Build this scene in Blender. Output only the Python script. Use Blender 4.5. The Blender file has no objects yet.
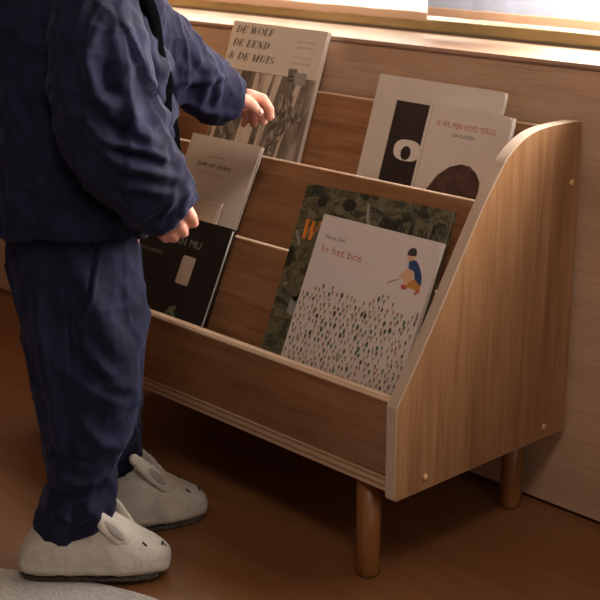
import bpy, bmesh, math, random
import numpy as np
from mathutils import Vector, Matrix, noise
random.seed(4)
C = bpy.context.scene.collection
PI = math.pi
R = math.radians

# ---------------------------------------------------------------- materials
def nt(name):
    m = bpy.data.materials.new(name); m.use_nodes = True
    t = m.node_tree; b = t.nodes['Principled BSDF']
    return m, t, b
def ramp(t, fac, stops):
    r = t.nodes.new('ShaderNodeValToRGB')
    while len(r.color_ramp.elements) < len(stops): r.color_ramp.elements.new(0.5)
    for e, (p, c) in zip(r.color_ramp.elements, stops):
        e.position = p; e.color = (c[0], c[1], c[2], 1)
    t.links.new(fac, r.inputs['Fac']); return r
def coords(t, scale=(1, 1, 1), kind='Object', rot=(0, 0, 0)):
    tc = t.nodes.new('ShaderNodeTexCoord'); mp = t.nodes.new('ShaderNodeMapping')
    mp.inputs['Scale'].default_value = scale; mp.inputs['Rotation'].default_value = rot
    t.links.new(tc.outputs[kind], mp.inputs['Vector']); return mp.outputs['Vector']
def tex(t, vec, scale, detail=4, rough=.5, dist=0):
    n = t.nodes.new('ShaderNodeTexNoise'); n.inputs['Scale'].default_value = scale
    n.inputs['Detail'].default_value = detail; n.inputs['Roughness'].default_value = rough
    n.inputs['Distortion'].default_value = dist
    t.links.new(vec, n.inputs['Vector']); return n.outputs['Fac']
def mixc(t, fac, a, b, mode='MIX'):
    n = t.nodes.new('ShaderNodeMix'); n.data_type = 'RGBA'; n.blend_type = mode
    if isinstance(fac, (int, float)): n.inputs[0].default_value = fac
    else: t.links.new(fac, n.inputs[0])
    for s, v in ((6, a), (7, b)):
        if isinstance(v, tuple): n.inputs[s].default_value = (v[0], v[1], v[2], 1)
        else: t.links.new(v, n.inputs[s])
    return n.outputs[2]
def bump(t, b, h, s=.2, d=.001):
    n = t.nodes.new('ShaderNodeBump'); n.inputs['Strength'].default_value = s
    n.inputs['Distance'].default_value = d
    t.links.new(h, n.inputs['Height']); t.links.new(n.outputs['Normal'], b.inputs['Normal'])
def plain(name, c, rough=.6, bumpy=0, var=.08, vscale=60):
    m, t, b = nt(name)
    v = coords(t); f = tex(t, v, vscale, 5, .6)
    r = ramp(t, f, [(.3, tuple(x*(1-var) for x in c)), (.7, tuple(min(1, x*(1+var)) for x in c))])
    t.links.new(r.outputs[0], b.inputs['Base Color']); b.inputs['Roughness'].default_value = rough
    if bumpy: bump(t, b, tex(t, v, vscale*6, 3), bumpy, .0006)
    return m
def wood(name, dark, mid, light, axis, fine=90, rough=.38, broad=9, st=.045):
    """grain runs along the given axis (0,1,2)"""
    m, t, b = nt(name)
    s1 = [1, 1, 1]; s1[axis] = st
    v = coords(t, tuple(s1))
    g = tex(t, v, fine, 5, .65, .4)
    s2 = [1, 1, 1]; s2[axis] = .12
    v2 = coords(t, tuple(s2)); g2 = tex(t, v2, broad, 3, .55, 1.2)
    w = ramp(t, g, [(.28, dark), (.5, mid), (.74, light)])
    w2 = ramp(t, g2, [(.3, (.72, .66, .6)), (.55, (1, 1, 1)), (.75, (1.0, .96, .9))])
    col = mixc(t, .85, w.outputs[0], w2.outputs[0], 'MULTIPLY')
    s3 = [1, 1, 1]; s3[axis] = .02
    p = ramp(t, tex(t, coords(t, tuple(s3)), 420, 2, .5), [(.34, (.7, .62, .55)), (.44, (1, 1, 1))])
    col = mixc(t, .5, col, p.outputs[0], 'MULTIPLY')
    t.links.new(col, b.inputs['Base Color']); b.inputs['Roughness'].default_value = rough
    bump(t, b, g, .12, .0004)
    return m
OAK = ((.24, .115, .05), (.355, .188, .09), (.43, .245, .125))
oak_v = wood('oak_vertical_grain', *OAK, 2)
oak_h = wood('oak_lengthwise_grain', (.20, .085, .033), (.31, .145, .063), (.39, .20, .092), 0)
leg_wood = wood('beech_leg', (.17, .065, .016), (.24, .095, .025), (.30, .13, .038), 2, 60)
dowel_mat = plain('dowel_wood', (.62, .36, .17), .45)
birch = wood('birch_ply_face', (.54, .355, .235), (.585, .395, .27), (.62, .43, .30), 0, 7, .5, 5, .35)
def ply_edge(name, axis, base=(.50, .36, .25), dk=(.30, .19, .12), pitch=.0022):
    m, t, b = nt(name)
    v = coords(t)
    w = t.nodes.new('ShaderNodeTexWave'); w.wave_type = 'BANDS'; w.bands_direction = 'XYZ'[axis]
    w.inputs['Scale'].default_value = 2*PI/20/pitch/2; w.inputs['Distortion'].default_value = .6
    w.inputs['Detail'].default_value = 1
    t.links.new(v, w.inputs['Vector'])
    r = ramp(t, w.outputs['Fac'], [(.1, dk), (.45, base), (1, tuple(min(1, x*1.08) for x in base))])
    t.links.new(r.outputs[0], b.inputs['Base Color']); b.inputs['Roughness'].default_value = .5
    return m
edge_x = ply_edge('ply_edge_panel', 0, (.52, .40, .30), (.50, .38, .285))
edge_z = ply_edge('ply_edge_board', 2, (.50, .33, .21), (.27, .15, .08), .0045)
edge_sill = ply_edge('ply_edge_sill', 2, (.40, .25, .17), (.20, .11, .07), .0043)
edge_rail = ply_edge('ply_edge_rail', 1, (.66, .47, .33), (.50, .33, .21), .004)

def floor_material():
    m, t, b = nt('laminate_floor')
    v = coords(t, (1, 1, 1))
    br = t.nodes.new('ShaderNodeTexBrick')
    br.inputs['Scale'].default_value = 1; br.inputs['Brick Width'].default_value = 1.1
    br.inputs['Row Height'].default_value = .19; br.inputs['Mortar Size'].default_value = .0008
    br.inputs['Color1'].default_value = (.27, .122, .050, 1); br.inputs['Color2'].default_value = (.22, .096, .038, 1)
    br.inputs['Mortar'].default_value = (.19, .08, .034, 1); br.offset = .37
    t.links.new(v, br.inputs['Vector'])
    g = tex(t, coords(t, (.06, 1, 1)), 40, 5, .6, .5)
    r = ramp(t, g, [(.3, (.72, .66, .6)), (.7, (1.05, 1, .95))])
    col = mixc(t, .9, br.outputs['Color'], r.outputs[0], 'MULTIPLY')
    t.links.new(col, b.inputs['Base Color']); b.inputs['Roughness'].default_value = .42
    return m
floor_mat = floor_material()
plaster = plain('plaster', (.20, .14, .10), .9)
dark_gap = plain('dark_gap', (.02, .012, .008), .9)
felt = plain('felt_wool', (.56, .52, .46), .95, .6, .14, 45)
felt_in = plain('felt_ear_inner', (.34, .31, .29), .95, .6, .15, 60)
stitch = plain('stitch_thread', (.03, .022, .02), .8)
def sole_material():
    m, t, b = nt('speckled_sole'); f = tex(t, coords(t), 420, 2, .5)
    r = ramp(t, f, [(.55, (.035, .025, .02)), (.62, (.2, .17, .15))])
    t.links.new(r.outputs[0], b.inputs['Base Color']); b.inputs['Roughness'].default_value = .9
    return m
sole_mat = sole_material()
skin = plain('skin', (.72, .34, .25), .5, 0, .09, 30)
skin.node_tree.nodes['Principled BSDF'].inputs['Subsurface Weight'].default_value = .15
skin.node_tree.nodes['Principled BSDF'].inputs['Subsurface Radius'].default_value = (.012, .004, .002)
nail_mat = plain('nail', (.74, .42, .33), .4)
hair_mat = plain('hair', (.16, .09, .045), .6, .5, .3, 120)
eye_white = plain('eye_white', (.8, .78, .75), .3); iris_mat = plain('iris', (.08, .05, .03), .25)
lip_mat = plain('lip', (.55, .19, .16), .45)
def cloth_material(name, c, lo=.55):
    m, t, b = nt(name)
    v = coords(t)
    big = tex(t, v, 26, 6, .62, .6); fine = tex(t, coords(t, (1, 1, .25)), 620, 3, .6)
    r = ramp(t, big, [(.3, tuple(x*lo for x in c)), (.55, c), (.78, tuple(x*1.5 for x in c))])
    f = ramp(t, fine, [(.3, (.7, .7, .7)), (.65, (1.15, 1.15, 1.15))])
    t.links.new(mixc(t, .9, r.outputs[0], f.outputs[0], 'MULTIPLY'), b.inputs['Base Color'])
    b.inputs['Roughness'].default_value = .85
    b.inputs['Specular IOR Level'].default_value = .25
    b.inputs['Sheen Weight'].default_value = .12; b.inputs['Sheen Roughness'].default_value = .45
    b.inputs['Sheen Tint'].default_value = (.45, .5, .9, 1)
    bump(t, b, fine, .35, .0012)
    return m
navy = cloth_material('navy_needlecord', (.0072, .0088, .033))
navy_trousers = cloth_material('navy_brushed_cotton', (.0066, .0088, .031))

def paper(name, c, rough=.55): return plain(name, c, rough, 0, .03, 30)
cream = paper('cream_cover', (.66, .58, .50)); cream2 = paper('pale_cover', (.62, .55, .475))
white_cover = paper('white_cover', (.70, .61, .56)); pages_mat = paper('page_edges', (.74, .68, .60), .8)
grey_cover = paper('warm_grey_cover', (.60, .52, .45))
black_cover = paper('black_cover', (.014, .011, .010), .35)
dark_ink = paper('dark_ink', (.055, .045, .042)); brown_ink = paper('brown_ink', (.33, .21, .13)); grey_ink = paper('grey_ink', (.25, .21, .18))
red_ink = paper('red_ink', (.52, .10, .065)); coral_ink = paper('coral_ink', (.45, .11, .07)); orange_ink = paper('orange_ink', (.75, .22, .03))
pale_ink = paper('pale_ink', (.36, .32, .29)); tan_print = paper('tan_print', (.55, .42, .32)); white_ink = paper('white_ink', (.72, .66, .58))
blue_ink = paper('blue_ink', (.03, .06, .16)); green_ink = paper('green_ink', (.07, .13, .045)); olive_ink = paper('olive_ink', (.30, .24, .09))
peach_ink = paper('peach_ink', (.72, .42, .24)); ochre_ink = paper('ochre_ink', (.55, .25, .06)); rust_ink = paper('rust_ink', (.36, .16, .09))
maroon_ink = paper('maroon_ink', (.26, .07, .08)); grey_label = paper('grey_label', (.30, .28, .25)); sage_ink = paper('sage_ink', (.20, .25, .15))
def print_material(name, stops, scale, stretch, dist=1.5, rough=.45):
    m, t, b = nt(name)
    f = tex(t, coords(t, stretch), scale, 6, .62, dist)
    r = ramp(t, f, stops); t.links.new(r.outputs[0], b.inputs['Base Color']); b.inputs['Roughness'].default_value = rough
    return m
forest_print = print_material('forest_print', [(.34, (.03, .024, .018)), (.46, (.11, .09, .07)), (.58, (.24, .20, .16)), (.7, (.45, .38, .31))], 26, (1, .22, 1), .8)
bark_print = print_material('bark_print', [(.33, (.22, .17, .13)), (.45, (.50, .41, .335)), (.65, (.68, .58, .48))], 70, (1, .12, 1), .6)
fur_print = print_material('grey_fur_print', [(.36, (.03, .025, .02)), (.5, (.14, .115, .095)), (.62, (.42, .36, .30))], 110, (1, .5, 1), 1)
camo_print = print_material('leafy_print', [(.3, (.012, .012, .008)), (.43, (.04, .042, .024)), (.52, (.17, .15, .08)), (.58, (.05, .04, .022)), (.68, (.25, .22, .14))], 22, (1, 1.6, 1), 1.2)
night_print = print_material('night_print', [(.3, (.010, .008, .009)), (.55, (.028, .016, .018)), (.75, (.12, .055, .05))], 16, (1, .8, 1), 1.2)
mound_print = print_material('brown_wash_print', [(.3, (.03, .018, .014)), (.5, (.075, .038, .027)), (.72, (.16, .075, .05))], 60, (1, 1, 1), 1.2)

# ---------------------------------------------------------------- helpers
def link(o, parent=None):
    C.objects.link(o)
    if parent is not None: o.parent = parent
    return o
def obj(name, bm, mat, parent=None, smooth=False, M=None):
    me = bpy.data.meshes.new(name)
    bmesh.ops.recalc_face_normals(bm, faces=bm.faces)
    if M is not None: bm.transform(M)
    bm.to_mesh(me); bm.free()
    for x in (mat if isinstance(mat, (list, tuple)) else [mat]): me.materials.append(x)
    if smooth:
        for p in me.polygons: p.use_smooth = True
    return link(bpy.data.objects.new(name, me), parent)
def empty(name, M=None, label=None, cat=None, group=None):
    o = bpy.data.objects.new(name, None); C.objects.link(o); o.empty_display_size = .05
    if M is not None: o.matrix_world = M
    if label: o['label'] = label; o['category'] = cat
    if group: o['group'] = group
    return o
def tag(o, label, cat, group=None):
    o['label'] = label; o['category'] = cat
    if group: o['group'] = group
    return o
def struct(o): o['kind'] = 'structure'; return o
def box(bm, x0, x1, y0, y1, z0, z1, bev=0, seg=2):
    r = bmesh.ops.create_cube(bm, size=1)
    for v in r['verts']:
        v.co = Vector(((x0+x1)/2+v.co.x*(x1-x0), (y0+y1)/2+v.co.y*(y1-y0), (z0+z1)/2+v.co.z*(z1-z0)))
    if bev:
        es = list({e for v in r['verts'] for e in v.link_edges})
        bmesh.ops.bevel(bm, geom=es, offset=bev, segments=seg, profile=.5, affect='EDGES')
    return bm
def prism(bm, pts, d0, d1, plane='xy', mat_side=0, mat_cap=0):
    """closed outline extruded; plane 'xy' extrudes in z, 'yz' extrudes in x"""
    def P(a, b, d): return (a, b, d) if plane == 'xy' else (d, a, b)
    a = [bm.verts.new(P(p[0], p[1], d0)) for p in pts]; b = [bm.verts.new(P(p[0], p[1], d1)) for p in pts]
    n = len(pts)
    f = bm.faces.new(list(reversed(a))); f.material_index = mat_cap
    f = bm.faces.new(b); f.material_index = mat_cap
    for i in range(n):
        f = bm.faces.new([a[i], a[(i+1) % n], b[(i+1) % n], b[i]]); f.material_index = mat_side
    return bm
def loft(bm, rings, cap=True):
    vr = [[bm.verts.new(p) for p in r] for r in rings]
    n = len(vr[0])
    for i in range(len(vr)-1):
        for j in range(n):
            bm.faces.new([vr[i][j], vr[i][(j+1) % n], vr[i+1][(j+1) % n], vr[i+1][j]])
    if cap:
        bm.faces.new(list(reversed(vr[0]))); bm.faces.new(vr[-1])
    return bm
def spline(pts, n):
    """Catmull-Rom through tuples of any length"""
    P = [np.array(p, float) for p in pts]; P = [2*P[0]-P[1]]+P+[2*P[-1]-P[-2]]; out = []
    for i in range(1, len(P)-2):
        for k in range(n):
            t = k/n; a, b, c, d = P[i-1:i+3]
            out.append(.5*((2*b)+(c-a)*t+(2*a-5*b+4*c-d)*t*t+(3*b-a-3*c+d)*t**3))
    out.append(P[-2]); return out

# ---------------------------------------------------------------- room
WY = .372; ZS = .6603
floor_bm = bmesh.new(); box(floor_bm, -2.6, 2.2, -2.6, .44, -.05, 0)
struct(obj('floor', floor_bm, floor_mat))
bm = bmesh.new(); box(bm, -2.6, 2.2, WY, WY+.018, .007, ZS-.0088)
struct(obj('wall_back', bm, birch))
bm = bmesh.new(); box(bm, -2.6, 2.2, WY+.022, .44, 0, .64)
struct(obj('wall_back_core', bm, dark_gap))
bm = bmesh.new(); box(bm, -2.6, 2.2, WY-.0015, .56, ZS-.0088, ZS, .0008, 1)
for f in bm.faces:
    if f.normal.y < -.7: f.material_index = 1
struct(obj('trim_1', bm, [birch, edge_sill]))
bm = bmesh.new(); box(bm, -2.6, -1.75, .50, .62, ZS, 2.3); box(bm, 2.1, 2.2, .50, .62, ZS, 2.3); box(bm, -1.75, 2.1, .50, .62, 1.5, 2.3)
struct(obj('wall_back_upper', bm, plaster))
bm = bmesh.new(); box(bm, -2.65, -2.6, -2.6, .62, 0, 2.3); struct(obj('wall_left', bm, plaster))
bm = bmesh.new(); box(bm, -2.6, 2.2, -2.65, -2.6, 0, 2.3); struct(obj('wall_front', bm, plaster))
bm = bmesh.new()   # right wall with a window opening
box(bm, 2.2, 2.25, -2.6, -1.4, 0, 2.3); box(bm, 2.2, 2.25, -.1, .62, 0, 2.3); box(bm, 2.2, 2.25, -1.4, -.1, 0, 1.0); box(bm, 2.2, 2.25, -1.4, -.1, 2.0, 2.3)
struct(obj('wall_right', bm, plaster))
bm = bmesh.new(); box(bm, -2.65, 2.25, -2.65, .62, 2.3, 2.35); struct(obj('ceiling', bm, plaster))
# window with an olive-gold frame standing on the sill
olive, t_, b_ = nt('olive_gold_frame')
r_ = ramp(t_, tex(t_, coords(t_, (.3, 1, 1)), 5, 2), [(.4, (.30, .23, .10)), (.65, (.62, .50, .27))])
t_.links.new(r_.outputs[0], b_.inputs['Base Color']); b_.inputs['Roughness'].default_value = .35; b_.inputs['Metallic'].default_value = .3
win = empty('window_1', Matrix.Translation((.17, .53, ZS))); win['kind'] = 'structure'
bm = bmesh.new()
box(bm, -1.92, 1.92, -.012, .03, .0015, .022, .003); box(bm, -1.92, 1.92, -.012, .03, .80, .84, .003)
box(bm, -1.92, -1.88, -.012, .03, .022, .80, .003); box(bm, 1.88, 1.92, -.012, .03, .022, .80, .003)
obj('window_frame', bm, olive, win)
bm = bmesh.new(); box(bm, -1.92, 1.92, -.016, -.012, 0, .0035); obj('seal_strip', bm, plain('grey_seal', (.14, .11, .08), .6), win)
glass, t_, b_ = nt('window_glass'); t_.nodes.remove(b_)
g1 = t_.nodes.new('ShaderNodeBsdfTransparent'); g2 = t_.nodes.new('ShaderNodeBsdfGlossy'); g2.inputs['Roughness'].default_value = .02
mx = t_.nodes.new('ShaderNodeMixShader'); mx.inputs[0].default_value = .06
t_.links.new(g1.outputs[0], mx.inputs[1]); t_.links.new(g2.outputs[0], mx.inputs[2]); t_.links.new(mx.outputs[0], t_.nodes['Material Output'].inputs[0])
bm = bmesh.new(); box(bm, -1.88, 1.88, .008, .012, .022, .80); obj('pane', bm, glass, win)
# sheer curtains
def sheer(name, col, dens):
    m, t, b = nt(name); t.nodes.remove(b)
    a = t.nodes.new('ShaderNodeBsdfTransparent'); tr = t.nodes.new('ShaderNodeBsdfTranslucent'); df = t.nodes.new('ShaderNodeBsdfDiffuse')
    tr.inputs['Color'].default_value = (*col, 1); df.inputs['Color'].default_value = (*col, 1)
    m1 = t.nodes.new('ShaderNodeMixShader'); m1.inputs[0].default_value = .45
    t.links.new(tr.outputs[0], m1.inputs[1]); t.links.new(df.outputs[0], m1.inputs[2])
    m2 = t.nodes.new('ShaderNodeMixShader'); m2.inputs[0].default_value = dens
    t.links.new(a.outputs[0], m2.inputs[1]); t.links.new(m1.outputs[0], m2.inputs[2]); t.links.new(m2.outputs[0], t.nodes['Material Output'].inputs[0])
    return m
def curtain(name, x0, x1, y, zb, zt, mat, label, amp, per, seed, hem_mat):
    rnd = random.Random(seed); n = int((x1-x0)/.004)
    ph = [rnd.uniform(0, 6) for _ in range(3)]
    def Y(x, z): return y+amp*(math.sin(x*per+ph[0])+.5*math.sin(x*per*2.3+ph[1]))*(1 if z > .1 else .8)
    def sheet(z0, z1, th):
        bm = bmesh.new(); rows = [z0+(z1-z0)*k/6 for k in range(7)]
        for off in (0, th):
            g = [[bm.verts.new((x0+(x1-x0)*i/n, Y(x0+(x1-x0)*i/n, z)+off, z)) for i in range(n+1)] for z in rows]
            for a in range(6):
                for i in range(n): bm.faces.new([g[a][i], g[a][i+1], g[a+1][i+1], g[a+1][i]])
        return bm
    c = empty(name, Matrix.Translation((0, 0, 0)), label, 'curtain', 'sheer curtains at the window')
    obj('curtain_cloth', sheet(zb+.014, zt, .0004), mat, c, True)
    obj('hem', sheet(zb, zb+.014, .0012), hem_mat, c, True)
    return c
hem_mat = sheer('curtain_hem', (.50, .36, .26), .93)
curtain('curtain', -.415, -.16, .508, .689, 1.46, sheer('curtain_grey', (.40, .42, .48), .9), 'greyish doubled sheer curtain hanging at the middle of the window above the bookshelf', .0022, 60, 2, hem_mat)
curtain('curtain', -1.7, -.415, .508, .680, 1.46, sheer('curtain_white', (.97, .95, .90), .4), 'thin white sheer curtain covering the left part of the window behind the child', .003, 45, 5, hem_mat)
curtain('curtain', -.16, 2.0, .508, .689, 1.46, sheer('curtain_bright', (.98, .97, .97), .2), 'thin bright sheer curtain at the right end of the window above the shelf side', .003, 40, 7, hem_mat)
# small object on the sill top left
# ---------------------------------------------------------------- bookshelf
H = .4443; ZB = .137; D = .36; T = .0176; W = .87
shelf = empty('bookshelf', Matrix.Identity(4), 'low oak front-facing bookshelf with curved side panels and round legs', 'bookshelf')
ctl = [(.004, .2705), (.059, .3506), (.1483, .4900), (.1853, .5385), (.200, .5560), (.2242, .5725), (.252, .5830), (.285, .5870), (.33, .5875), (.352, .5865)]
outline = [(0, ZB+.003), (0, .265)]+[tuple(p) for p in spline(ctl, 6)]+[(.3575, .5855), (.36, .582), (.36, ZB+.003), (.357, ZB), (.003, ZB)]
def side_panel(x0):
    bm = bmesh.new(); prism(bm, outline, x0, x0+T, 'yz', 1, 0)
    bmesh.ops.recalc_face_normals(bm, faces=bm.faces)
    es = [e for e in bm.edges if len(e.link_faces) == 2 and e.link_faces[0].material_index != e.link_faces[1].material_index]
    bmesh.ops.bevel(bm, geom=es, offset=.0012, segments=2, profile=.5, affect='EDGES', material=1)
    return obj('side_panel', bm, [oak_v, edge_x], shelf)
side_panel(-T); side_panel(-W)
XL, XR = -W+T, -T
# dowel caps on both ends (front low, back low, back high, mid)
for xs, sgn in ((0, 1), (-W, -1)):
    for y, z in ((.0573, .1545), (.3089, .1545), (.3421, .5026)):
        bm = bmesh.new()
        bmesh.ops.create_cone(bm, cap_ends=True, segments=20, radius1=.0052, radius2=.0042, depth=.0022)
        obj('dowel_cap', bm, dowel_mat, shelf, True, Matrix.Translation((xs+sgn*.0011, y, z)) @ Matrix.Rotation(sgn*PI/2, 4, 'Y'))
def board_profile(th, h, r):   # rounded top, in (across, up)
    pts = [(0, 0), (th, 0)]
    for k in range(7): a = k/6*PI; pts.append((th/2+abs(math.cos(a))**.7*math.copysign(1, math.cos(a))*th/2*.98, h-r+math.sin(a)*r))
    return pts
def lean_board(name, ytop, ztop, ybot_z, ang, th=.012):
    """leaning divider: front face's top edge at (ytop, ztop), bottom at height ybot_z"""
    L = (ztop-ybot_z)/math.cos(ang)
    pr = board_profile(th, L, .0035); out = []
    for a, u in pr:
        out.append((ytop-(L-u)*math.sin(ang)+a*math.cos(ang), ztop-(L-u)*math.cos(ang)-a*math.sin(ang)))
    bm = bmesh.new(); prism(bm, out, XL, XR, 'yz', 0, 0)
    bmesh.ops.recalc_face_normals(bm, faces=bm.faces)
    for f in bm.faces:
        if f.calc_center_median().z > ztop-.011 and abs(f.normal.x) < .5 : f.material_index = 1
    return obj(name, bm, [oak_h, edge_rail], shelf)
# front rail, upright
bm = bmesh.new()
prism(bm, [(.0045+a, .1655+u) for a, u in board_profile(.0175, .107, .005)], XL, XR, 'yz')
bmesh.ops.recalc_face_normals(bm, faces=bm.faces)
for f in bm.faces:
    if f.calc_center_median().z > .2665 and abs(f.normal.x) < .5: f.material_index = 1
obj('front_rail', bm, [oak_h, edge_rail], shelf)
lean_board('divider_board', .112, .389, .236, R(20), .018)
lean_board('divider_board', .208, .4912, .318, R(20), .018)
lean_board('back_board', .3365, .5775, .404, R(18), .0135)
bm = bmesh.new(); box(bm, XL, XR, .002, .352, .1458, .1655, .001, 1)
for f in bm.faces:
    if f.normal.y < -.7: f.material_index = 1
obj('base_board', bm, [oak_h, edge_z], shelf)
bm = bmesh.new(); box(bm, XL, XR, .020, .044, .222, .233); obj('slot_floor', bm, oak_h, shelf)
bm = bmesh.new(); box(bm, XL, XR, .094, .146, .302, .314); obj('slot_floor', bm, oak_h, shelf)
bm = bmesh.new(); box(bm, XL, XR, .194, .276, .390, .402); obj('slot_floor', bm, oak_h, shelf)
bm = bmesh.new(); box(bm, XL, XR, .352, .358, .1655, .54); obj('rear_panel', bm, oak_h, shelf)
for x in (-.068, -W+.068):
    for y in (.024, .3295):
        bm = bmesh.new()
        prof = [(0, .0), (.0095, .0), (.0128, .0012), (.0146, .004), (.0155, .009), (.0172, .1457)]
        rings = [[(x+r*math.cos(a/28*2*PI), y+r*math.sin(a/28*2*PI), z) for a in range(28)] for r, z in prof[1:]]
        loft(bm, rings); obj('leg', bm, leg_wood, shelf, True)
# ---------------------------------------------------------------- books
EV = 0
def book(label, TL, th, ph, w, h, t, cmat, style='hard', rad=.0012, group=None, cat='book', name='picture_book'):
    th, ph = R(th), R(ph)
    eu = Vector((1, 0, 0)); ev = Vector((0, math.sin(th), math.cos(th)))
    a = eu*math.cos(ph)+ev*math.sin(ph); b = -eu*math.sin(ph)+ev*math.cos(ph); n = a.cross(b)
    O = Vector(TL)-b*h
    M = Matrix(((a.x, b.x, n.x, O.x), (a.y, b.y, n.y, O.y), (a.z, b.z, n.z, O.z), (0, 0, 0, 1)))
    bk = empty(name, M, label, cat, group or 'picture books in the bookshelf')
    def plate(z0, z1, x0=0, x1=w, r=rad):
        pts = []
        for cx, cy, a0 in ((x1-r, r, -PI/2), (x1-r, h-r, 0)):
            for k in range(5): q = a0+k/4*PI/2; pts.append((cx+r*math.cos(q), cy+r*math.sin(q)))
        pts += [(x0, h), (x0, 0)]
        bm = bmesh.new(); prism(bm, pts, z0, z1); 
        return bm
    ct = .0022 if style == 'hard' else (.0016 if style == 'board' else .0005)
    bm = plate(-ct, 0); bm2 = plate(-t, -t+ct)
    me = bpy.data.meshes.new('x'); bm2.to_mesh(me); bm2.free(); bm.from_mesh(me); bpy.data.meshes.remove(me)
    box(bm, 0, ct, 0, h, -t+ct, -ct)
    cov = obj('cover', bm, cmat, bk)
    ins = .003 if style == 'hard' else .0006
    bm = bmesh.new(); box(bm, ct, w-ins, ins, h-ins, -t+ct, -ct); obj('page_block', bm, pages_mat, bk)
    if style == 'hard':   # hinge groove beside the spine
        bm = bmesh.new(); box(bm, .0075, .0085, .0005, h-.0005, -.0001, .0002); obj('hinge_groove', bm, cmat, bk)
    bk['_w'] = w; bk['_h'] = h
    return bk
def up(bk, pts):   # (x, distance below the top) -> local x, y
    return [(p[0], bk['_h']-p[1]) for p in pts]
def flat(bk, name, polys, mat, layer=1, mats=None):
    bm = bmesh.new(); z = .00015*layer
    for k, p in enumerate(polys):
        q = up(bk, p); 
        vs = [bm.verts.new((x, y, z)) for x, y in q]; lo = [bm.verts.new((x, y, z-.0001)) for x, y in q]
        f = bm.faces.new(vs); n = len(vs)
        if mats: f.material_index = mats[k]
        for i in range(n):
            s = bm.faces.new([vs[i], lo[i], lo[(i+1) % n], vs[(i+1) % n]])
            if mats: s.material_index = mats[k]
    me = bpy.data.meshes.new(name); 
    for f in bm.faces: f.normal_update()
    bmesh.ops.triangulate(bm, faces=[f for f in bm.faces if len(f.verts) > 4])
    bm.to_mesh(me); bm.free()
    for x in (mat if isinstance(mat, list) else [mat]): me.materials.append(x)
    return link(bpy.data.objects.new(name, me), bk)
def text(bk, name, s, x, ydown, cap, mat, width=None, layer=2, off=0, shear=0, align='LEFT'):
    """line of lettering: baseline at ydown below the top, cap height cap, optional total width"""
    cu = bpy.data.curves.new('c', 'FONT'); cu.body = s; cu.size = 1; cu.offset = off; cu.shear = shear; cu.resolution_u = 3
    to = bpy.data.objects.new('c', cu); C.objects.link(to)
    dg = bpy.context.evaluated_depsgraph_get(); dg.update()
    me = bpy.data.meshes.new_from_object(to.evaluated_get(dg)); bpy.data.objects.remove(to)
    v = np.array([p.co[:] for p in me.vertices]); x0, x1 = v[:, 0].min(), v[:, 0].max()
    sy = cap/.73; sx = width/(x1-x0) if width else sy
    for p in me.vertices: p.co = ((p.co.x-x0)*sx+x-(0 if align == 'LEFT' else (x1-x0)*sx), p.co.y*sy+bk['_h']-ydown, .00015*layer)
    me.materials.clear(); me.materials.append(mat); me.name = name
    return link(bpy.data.objects.new(name, me), bk)
# hand-cut high-contrast slanted capitals: (x0,y0,x1,y1,thickness)
SER = {
 'D': (.86, [(.18, 0, .18, 1, .17), (.0, .02, .4, .02, .05), (.0, .98, .4, .98, .05), ('arc', .38, .5, .36, .48, -90, 90, .05, .17)]),
 'E': (.78, [(.18, 0, .18, 1, .17), (.0, .02, .68, .02, .05), (.0, .98, .68, .98, .05), (.2, .5, .52, .5, .05), (.66, 0, .68, .26, .05), (.66, .98, .66, .74, .05), (.52, .36, .52, .64, .05)]),
 'F': (.72, [(.18, 0, .18, 1, .17), (.0, .02, .4, .02, .05), (.0, .98, .66, .98, .05), (.2, .5, .52, .5, .05), (.65, .98, .65, .72, .05), (.52, .36, .52, .64, .05)]),
 'W': (1.18, [(.14, .98, .40, 0, .16), (.40, 0, .60, .98, .045), (.56, .98, .82, 0, .16), (.82, 0, 1.05, .98, .045), (.0, .98, .32, .98, .045), (.90, .98, 1.18, .98, .045)]),
 'O': (.88, [('arc', .42, .5, .36, .5, 0, 360, .05, .17)]),
 'L': (.72, [(.18, 0, .18, 1, .17), (.0, .02, .64, .02, .05), (.0, .98, .38, .98, .05), (.63, 0, .65, .28, .05)]),
 'N': (.95, [(.16, 0, .16, .98, .045), (.16, .98, .72, 0, .17), (.74, 0, .74, .98, .045), (.0, .02, .32, .02, .045), (.58, .98, .9, .98, .045), (.0, .98, .2, .98, .045)]),
 'M': (1.12, [(.15, 0, .15, .98, .045), (.16, .98, .46, 0, .16), (.46, 0, .84, .98, .045), (.88, 0, .88, 1, .17), (.0, .02, .3, .02, .045), (.70, .02, 1.06, .02, .045), (.0, .98, .2, .98, .045), (.84, .98, 1.06, .98, .045)]),
 'U': (.90, [(.18, .3, .18, 1, .17), ('arc', .44, .3, .26, .3, 180, 360, .05, .13), (.70, .3, .70, 1, .045), (.0, .98, .38, .98, .045), (.55, .98, .86, .98, .045)]),
 'I': (.42, [(.18, 0, .18, 1, .17), (.0, .02, .38, .02, .05), (.0, .98, .38, .98, .05)]),
 'S': (.66, [('arc', .32, .74, .22, .24, 60, 270, .06, .13), ('arc', .32, .26, .24, .26, -120, 90, .06, .14), (.52, .98, .52, .72, .045), (.06, .02, .06, .28, .045)]),
 '&': (.95, [('arc', .34, .76, .16, .22, 0, 360, .05, .1), (.26, .62, .74, .02, .14), ('arc', .32, .27, .28, .27, 90, 330, .06, .14), (.56, .12, .76, .5, .045), (.62, .5, .88, .5, .045)]),
}
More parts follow.
